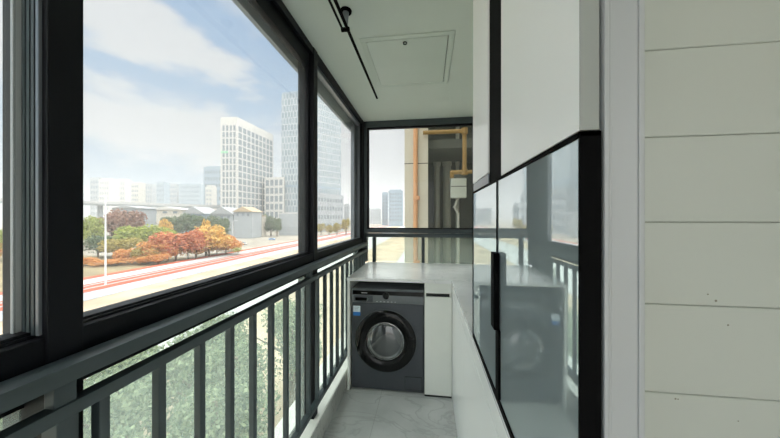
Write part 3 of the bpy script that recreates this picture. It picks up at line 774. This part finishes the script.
ptree(98, 232, 26, 112, 'dark', 'grey green tree at the left edge below the brown ones', name='green_tree')
ptree(165, 215, 12, 160, 'yellow', 'small golden tree before the long white roofed house')
for i, (px, yt, w, t) in enumerate([(172, 214, 18, 200), (186, 211, 18, 205), (200, 213, 16, 200), (212, 213, 16, 190), (224, 214, 14, 175)]):
    ptree(px, yt, w, t, 'dark', 'dark green tree in the row before the low houses', name='green_tree', group='dark trees before the low houses')
for i, (px, yt, w, t) in enumerate([(264, 211, 11, 246), (271, 213, 11, 240), (277, 216, 9, 236)]):
    ptree(px, yt, w, t, 'dark', 'dark green tree between kiosk and grey warehouse', name='green_tree', group='dark trees by the warehouse')
ptree(168, 243, 24, 103, 'orange', 'low orange tree under the red orange ones')
ptree(188, 240, 26, 108, 'yellow', 'low golden orange tree at the road edge in the middle of the grove')
ptree(217, 240, 24, 122, 'yellow', 'low golden tree near the right end of the grove')
ptree(148, 243, 24, 99, 'olive', 'olive tree between the lime tree and the road', name='olive_tree')
ptree(122, 236, 30, 112, 'olive', 'olive brown tree beside the street lamp foot', name='olive_tree')
ptree(128, 247, 20, 98, 'orange', 'small orange tree right of the street lamp foot')
ptree(232, 240, 14, 133, 'olive', 'small olive tree at the right tip of the grove', name='olive_tree')
for i, (px, yt, w, t) in enumerate([(86, 256, 22, 94), (104, 259, 22, 93), (122, 257, 24, 94), (141, 255, 24, 95), (158, 252, 22, 96)]):
    ptree(px, yt, w, t, 'orange', 'low orange bush along the far side of the road', name='orange_bush', cat='bush', group='orange bushes along the road', low=0, n=1600)
ptree(5, 226, 22, 105, 'green', 'yellow green tree outside the leftmost pane', name='lime_tree')
ptree(-12, 238, 30, 100, 'orange', 'orange tree cut by the left picture edge')
ptree(238, 246, 14, 118, 'green', 'small green shrub on the road verge', name='green_bush', cat='bush', low=0, n=500)
for i, (px, yt, w, t) in enumerate([(321, 222, 8, 255), (329, 223, 8, 250), (337, 221, 9, 258), (346, 217, 8, 262)]):
    ptree(px, yt, w, t, 'olive', 'olive tree in front of the pale podium', name='olive_tree', group='olive trees before the podium')
# grove right below the balcony
spots = [(-8, -1), (-11, 2.5), (-8.5, 4.5), (-8.8, 10.3), (-12, 14), (-13, -3), (-15.5, 3.8), (-16, 11), (-19, 16), (-16, 21), (-12, 24), (-23, 4), (-23, 10), (-9, 1), (-12.5, 4.5), (-9.5, 7), (-13.5, 10.5), (-9.5, 13.5), (-14, 17), (-10, 20), (-17, 1), (-18, 7), (-18, 13), (-8.5, -4)]
for i, (x, y) in enumerate(spots):
    tree('green_tree', 'fresh green tree growing close below the railing', x + R.uniform(-.6, .6), y + R.uniform(-.6, .6), R.uniform(9.2, 10.2) if x > -15 else 8.6, R.uniform(5.6, 6.6), 'near', n=7000, leaf=.035, v=i % 3, group='green trees below the balcony', low=.3)

# ------------------------------------------------------------------ haze over the town
m, nt, o = node_mat('town_haze')
vs = nt.nodes.new('ShaderNodeVolumeScatter'); vs.inputs['Color'].default_value = (.88, .90, .92, 1); vs.inputs['Density'].default_value = .00055; vs.inputs['Anisotropy'].default_value = .2
nt.links.new(vs.outputs[0], o.inputs['Volume'])
hz = box('town_haze', m, -1500, -22, -500, 1800, GZ - .8, 120)
tag(hz, 'thin white haze lying over the town', 'haze', kind='stuff')

# ------------------------------------------------------------------ sky and sun
W = bpy.data.worlds.new('sky'); S.world = W; W.use_nodes = True
nt = W.node_tree; nt.nodes.clear(); L = nt.links.new
out = nt.nodes.new('ShaderNodeOutputWorld'); bg = nt.nodes.new('ShaderNodeBackground'); L(bg.outputs[0], out.inputs[0])
tc = nt.nodes.new('ShaderNodeTexCoord'); sp = nt.nodes.new('ShaderNodeSeparateXYZ'); L(tc.outputs['Generated'], sp.inputs[0])
gr = nt.nodes.new('ShaderNodeValToRGB'); gr.color_ramp.elements[0].position = 0; gr.color_ramp.elements[0].color = (.64, .72, .79, 1)
gr.color_ramp.elements[1].position = .75; gr.color_ramp.elements[1].color = (.26, .46, .78, 1)
e = gr.color_ramp.elements.new(.22); e.color = (.56, .72, .88, 1)
L(sp.outputs[2], gr.inputs[0])
def mth(op, a, b=None, clamp=False):
    n = nt.nodes.new('ShaderNodeMath'); n.operation = op; n.use_clamp = clamp
    for k, v in enumerate((a, b)):
        if v is None: continue
        if isinstance(v, (int, float)): n.inputs[k].default_value = v
        else: L(v, n.inputs[k])
    return n.outputs[0]
# clouds: banks at a compass bearing and a height above the horizon, edges broken up by noise
az = mth('MULTIPLY', mth('ARCTAN2', mth('MULTIPLY', sp.outputs[0], -1), sp.outputs[1]), 57.3)
el = mth('MULTIPLY', mth('ARCSINE', sp.outputs[2]), 57.3)
def noise(scale, det, loc=(0, 0, 0), st=(1, 1, 1), rough=.55):
    mp = nt.nodes.new('ShaderNodeMapping'); mp.inputs['Location'].default_value = loc; mp.inputs['Scale'].default_value = st; L(tc.outputs['Generated'], mp.inputs[0])
    n = nt.nodes.new('ShaderNodeTexNoise'); n.inputs['Scale'].default_value = scale; n.inputs['Detail'].default_value = det; n.inputs['Roughness'].default_value = rough; L(mp.outputs[0], n.inputs['Vector'])
    return mth('SUBTRACT', n.outputs['Fac'], .5)
n1 = noise(4.5, 8, (1, 2, 3), (1, 1, 2.4)); n2 = noise(2.2, 7, (5, 1, 0), (1, 1, 2.2)); n3 = noise(11, 6, (2, 7, 1), (1, 1, 2))
def bank(a0, e0, slope, ra, re, amp, amp2):
    """soft ellipse round bearing a0, height e0, rising by slope per degree"""
    da = mth('DIVIDE', mth('SUBTRACT', az, a0), ra)
    de = mth('DIVIDE', mth('SUBTRACT', mth('SUBTRACT', el, e0), mth('MULTIPLY', mth('SUBTRACT', az, a0), slope)), re)
    d = mth('SQRT', mth('ADD', mth('MULTIPLY', da, da), mth('MULTIPLY', de, de)))
    v = mth('ADD', mth('SUBTRACT', 1.15, d), mth('ADD', mth('MULTIPLY', n1, amp), mth('MULTIPLY', n3, amp2)))
    mr = nt.nodes.new('ShaderNodeMapRange'); mr.interpolation_type = 'SMOOTHSTEP'; mr.inputs['From Min'].default_value = 0; mr.inputs['From Max'].default_value = .62; L(v, mr.inputs['Value'])
    return mr.outputs[0]
banks = [bank(50, 26.5, .16, 18, 4.2, 2.6, .8), bank(47, 13.5, .12, 14, 6.5, 1.6, .8), bank(66, 24, .2, 9, 9, 1.8, .6), bank(10, 12, 0, 22, 16, 1.2, .5)]
far_ = nt.nodes.new('ShaderNodeMapRange'); far_.interpolation_type = 'SMOOTHSTEP'; far_.inputs['From Min'].default_value = .04; far_.inputs['From Max'].default_value = .22; L(n2, far_.inputs['Value'])
cl = mth('MULTIPLY', far_.outputs[0], .7)
for b_ in banks: cl = mth('MAXIMUM', cl, b_)
cl = mth('MULTIPLY', cl, .82)
mx = nt.nodes.new('ShaderNodeMixRGB'); L(cl, mx.inputs[0]); L(gr.outputs[0], mx.inputs[1]); mx.inputs[2].default_value = (.97, .96, .94, 1)
# sky towards the sun, out of view, brightened to light the room
vd = nt.nodes.new('ShaderNodeVectorMath'); vd.operation = 'DOT_PRODUCT'; L(tc.outputs['Generated'], vd.inputs[0]); vd.inputs[1].default_value = Vector((.55, -.35, .75)).normalized()
glow = mth('POWER', mth('MAXIMUM', vd.outputs['Value'], 0), 1.3)
# sky above the view is raised in brightness to light the worktop
zen = nt.nodes.new('ShaderNodeMapRange'); zen.interpolation_type = 'SMOOTHSTEP'; zen.inputs['From Min'].default_value = .55; zen.inputs['From Max'].default_value = .85; zen.inputs['To Max'].default_value = 3.2
L(sp.outputs[2], zen.inputs['Value'])
mw = nt.nodes.new('ShaderNodeMixRGB'); L(mth('ADD', mth('MULTIPLY', glow, 2.5), zen.outputs[0], True), mw.inputs[0]); L(mx.outputs[0], mw.inputs[1]); mw.inputs[2].default_value = (.97, .985, .96, 1)
L(mw.outputs[0], bg.inputs[0])
L(mth('ADD', .70, mth('ADD', mth('MULTIPLY', glow, 1.1), zen.outputs[0])), bg.inputs[1])
sun = bpy.data.lights.new('sun', 'SUN'); sun.energy = 1.0; sun.angle = math.radians(2); sun.color = (1, .95, .86)
so_ = bpy.data.objects.new('sun', sun); COL.objects.link(so_)
so_.rotation_euler = Vector((.55, -.35, .75)).to_track_quat('Z', 'Y').to_euler()
# ------------------------------------------------------------------ camera
cam = bpy.data.cameras.new('camera'); co = bpy.data.objects.new('camera', cam); COL.objects.link(co)
cam.sensor_width = 36; cam.lens = F_PX / 780 * 36; cam.shift_y = -1.5 / 780; cam.clip_start = .02; cam.clip_end = 5000
co.location = (0, 0, CZ); co.rotation_euler = (math.radians(90), 0, YAW)
S.camera = co
S.view_settings.view_transform = 'Standard'; S.view_settings.look = 'None'; S.view_settings.gamma = 1; S.view_settings.exposure = .55
S.cycles.max_bounces = 14; S.cycles.diffuse_bounces = 6; S.cycles.transparent_max_bounces = 24; S.cycles.volume_bounces = 1
S.cycles.use_denoising = True; S.cycles.sample_clamp_indirect = 6
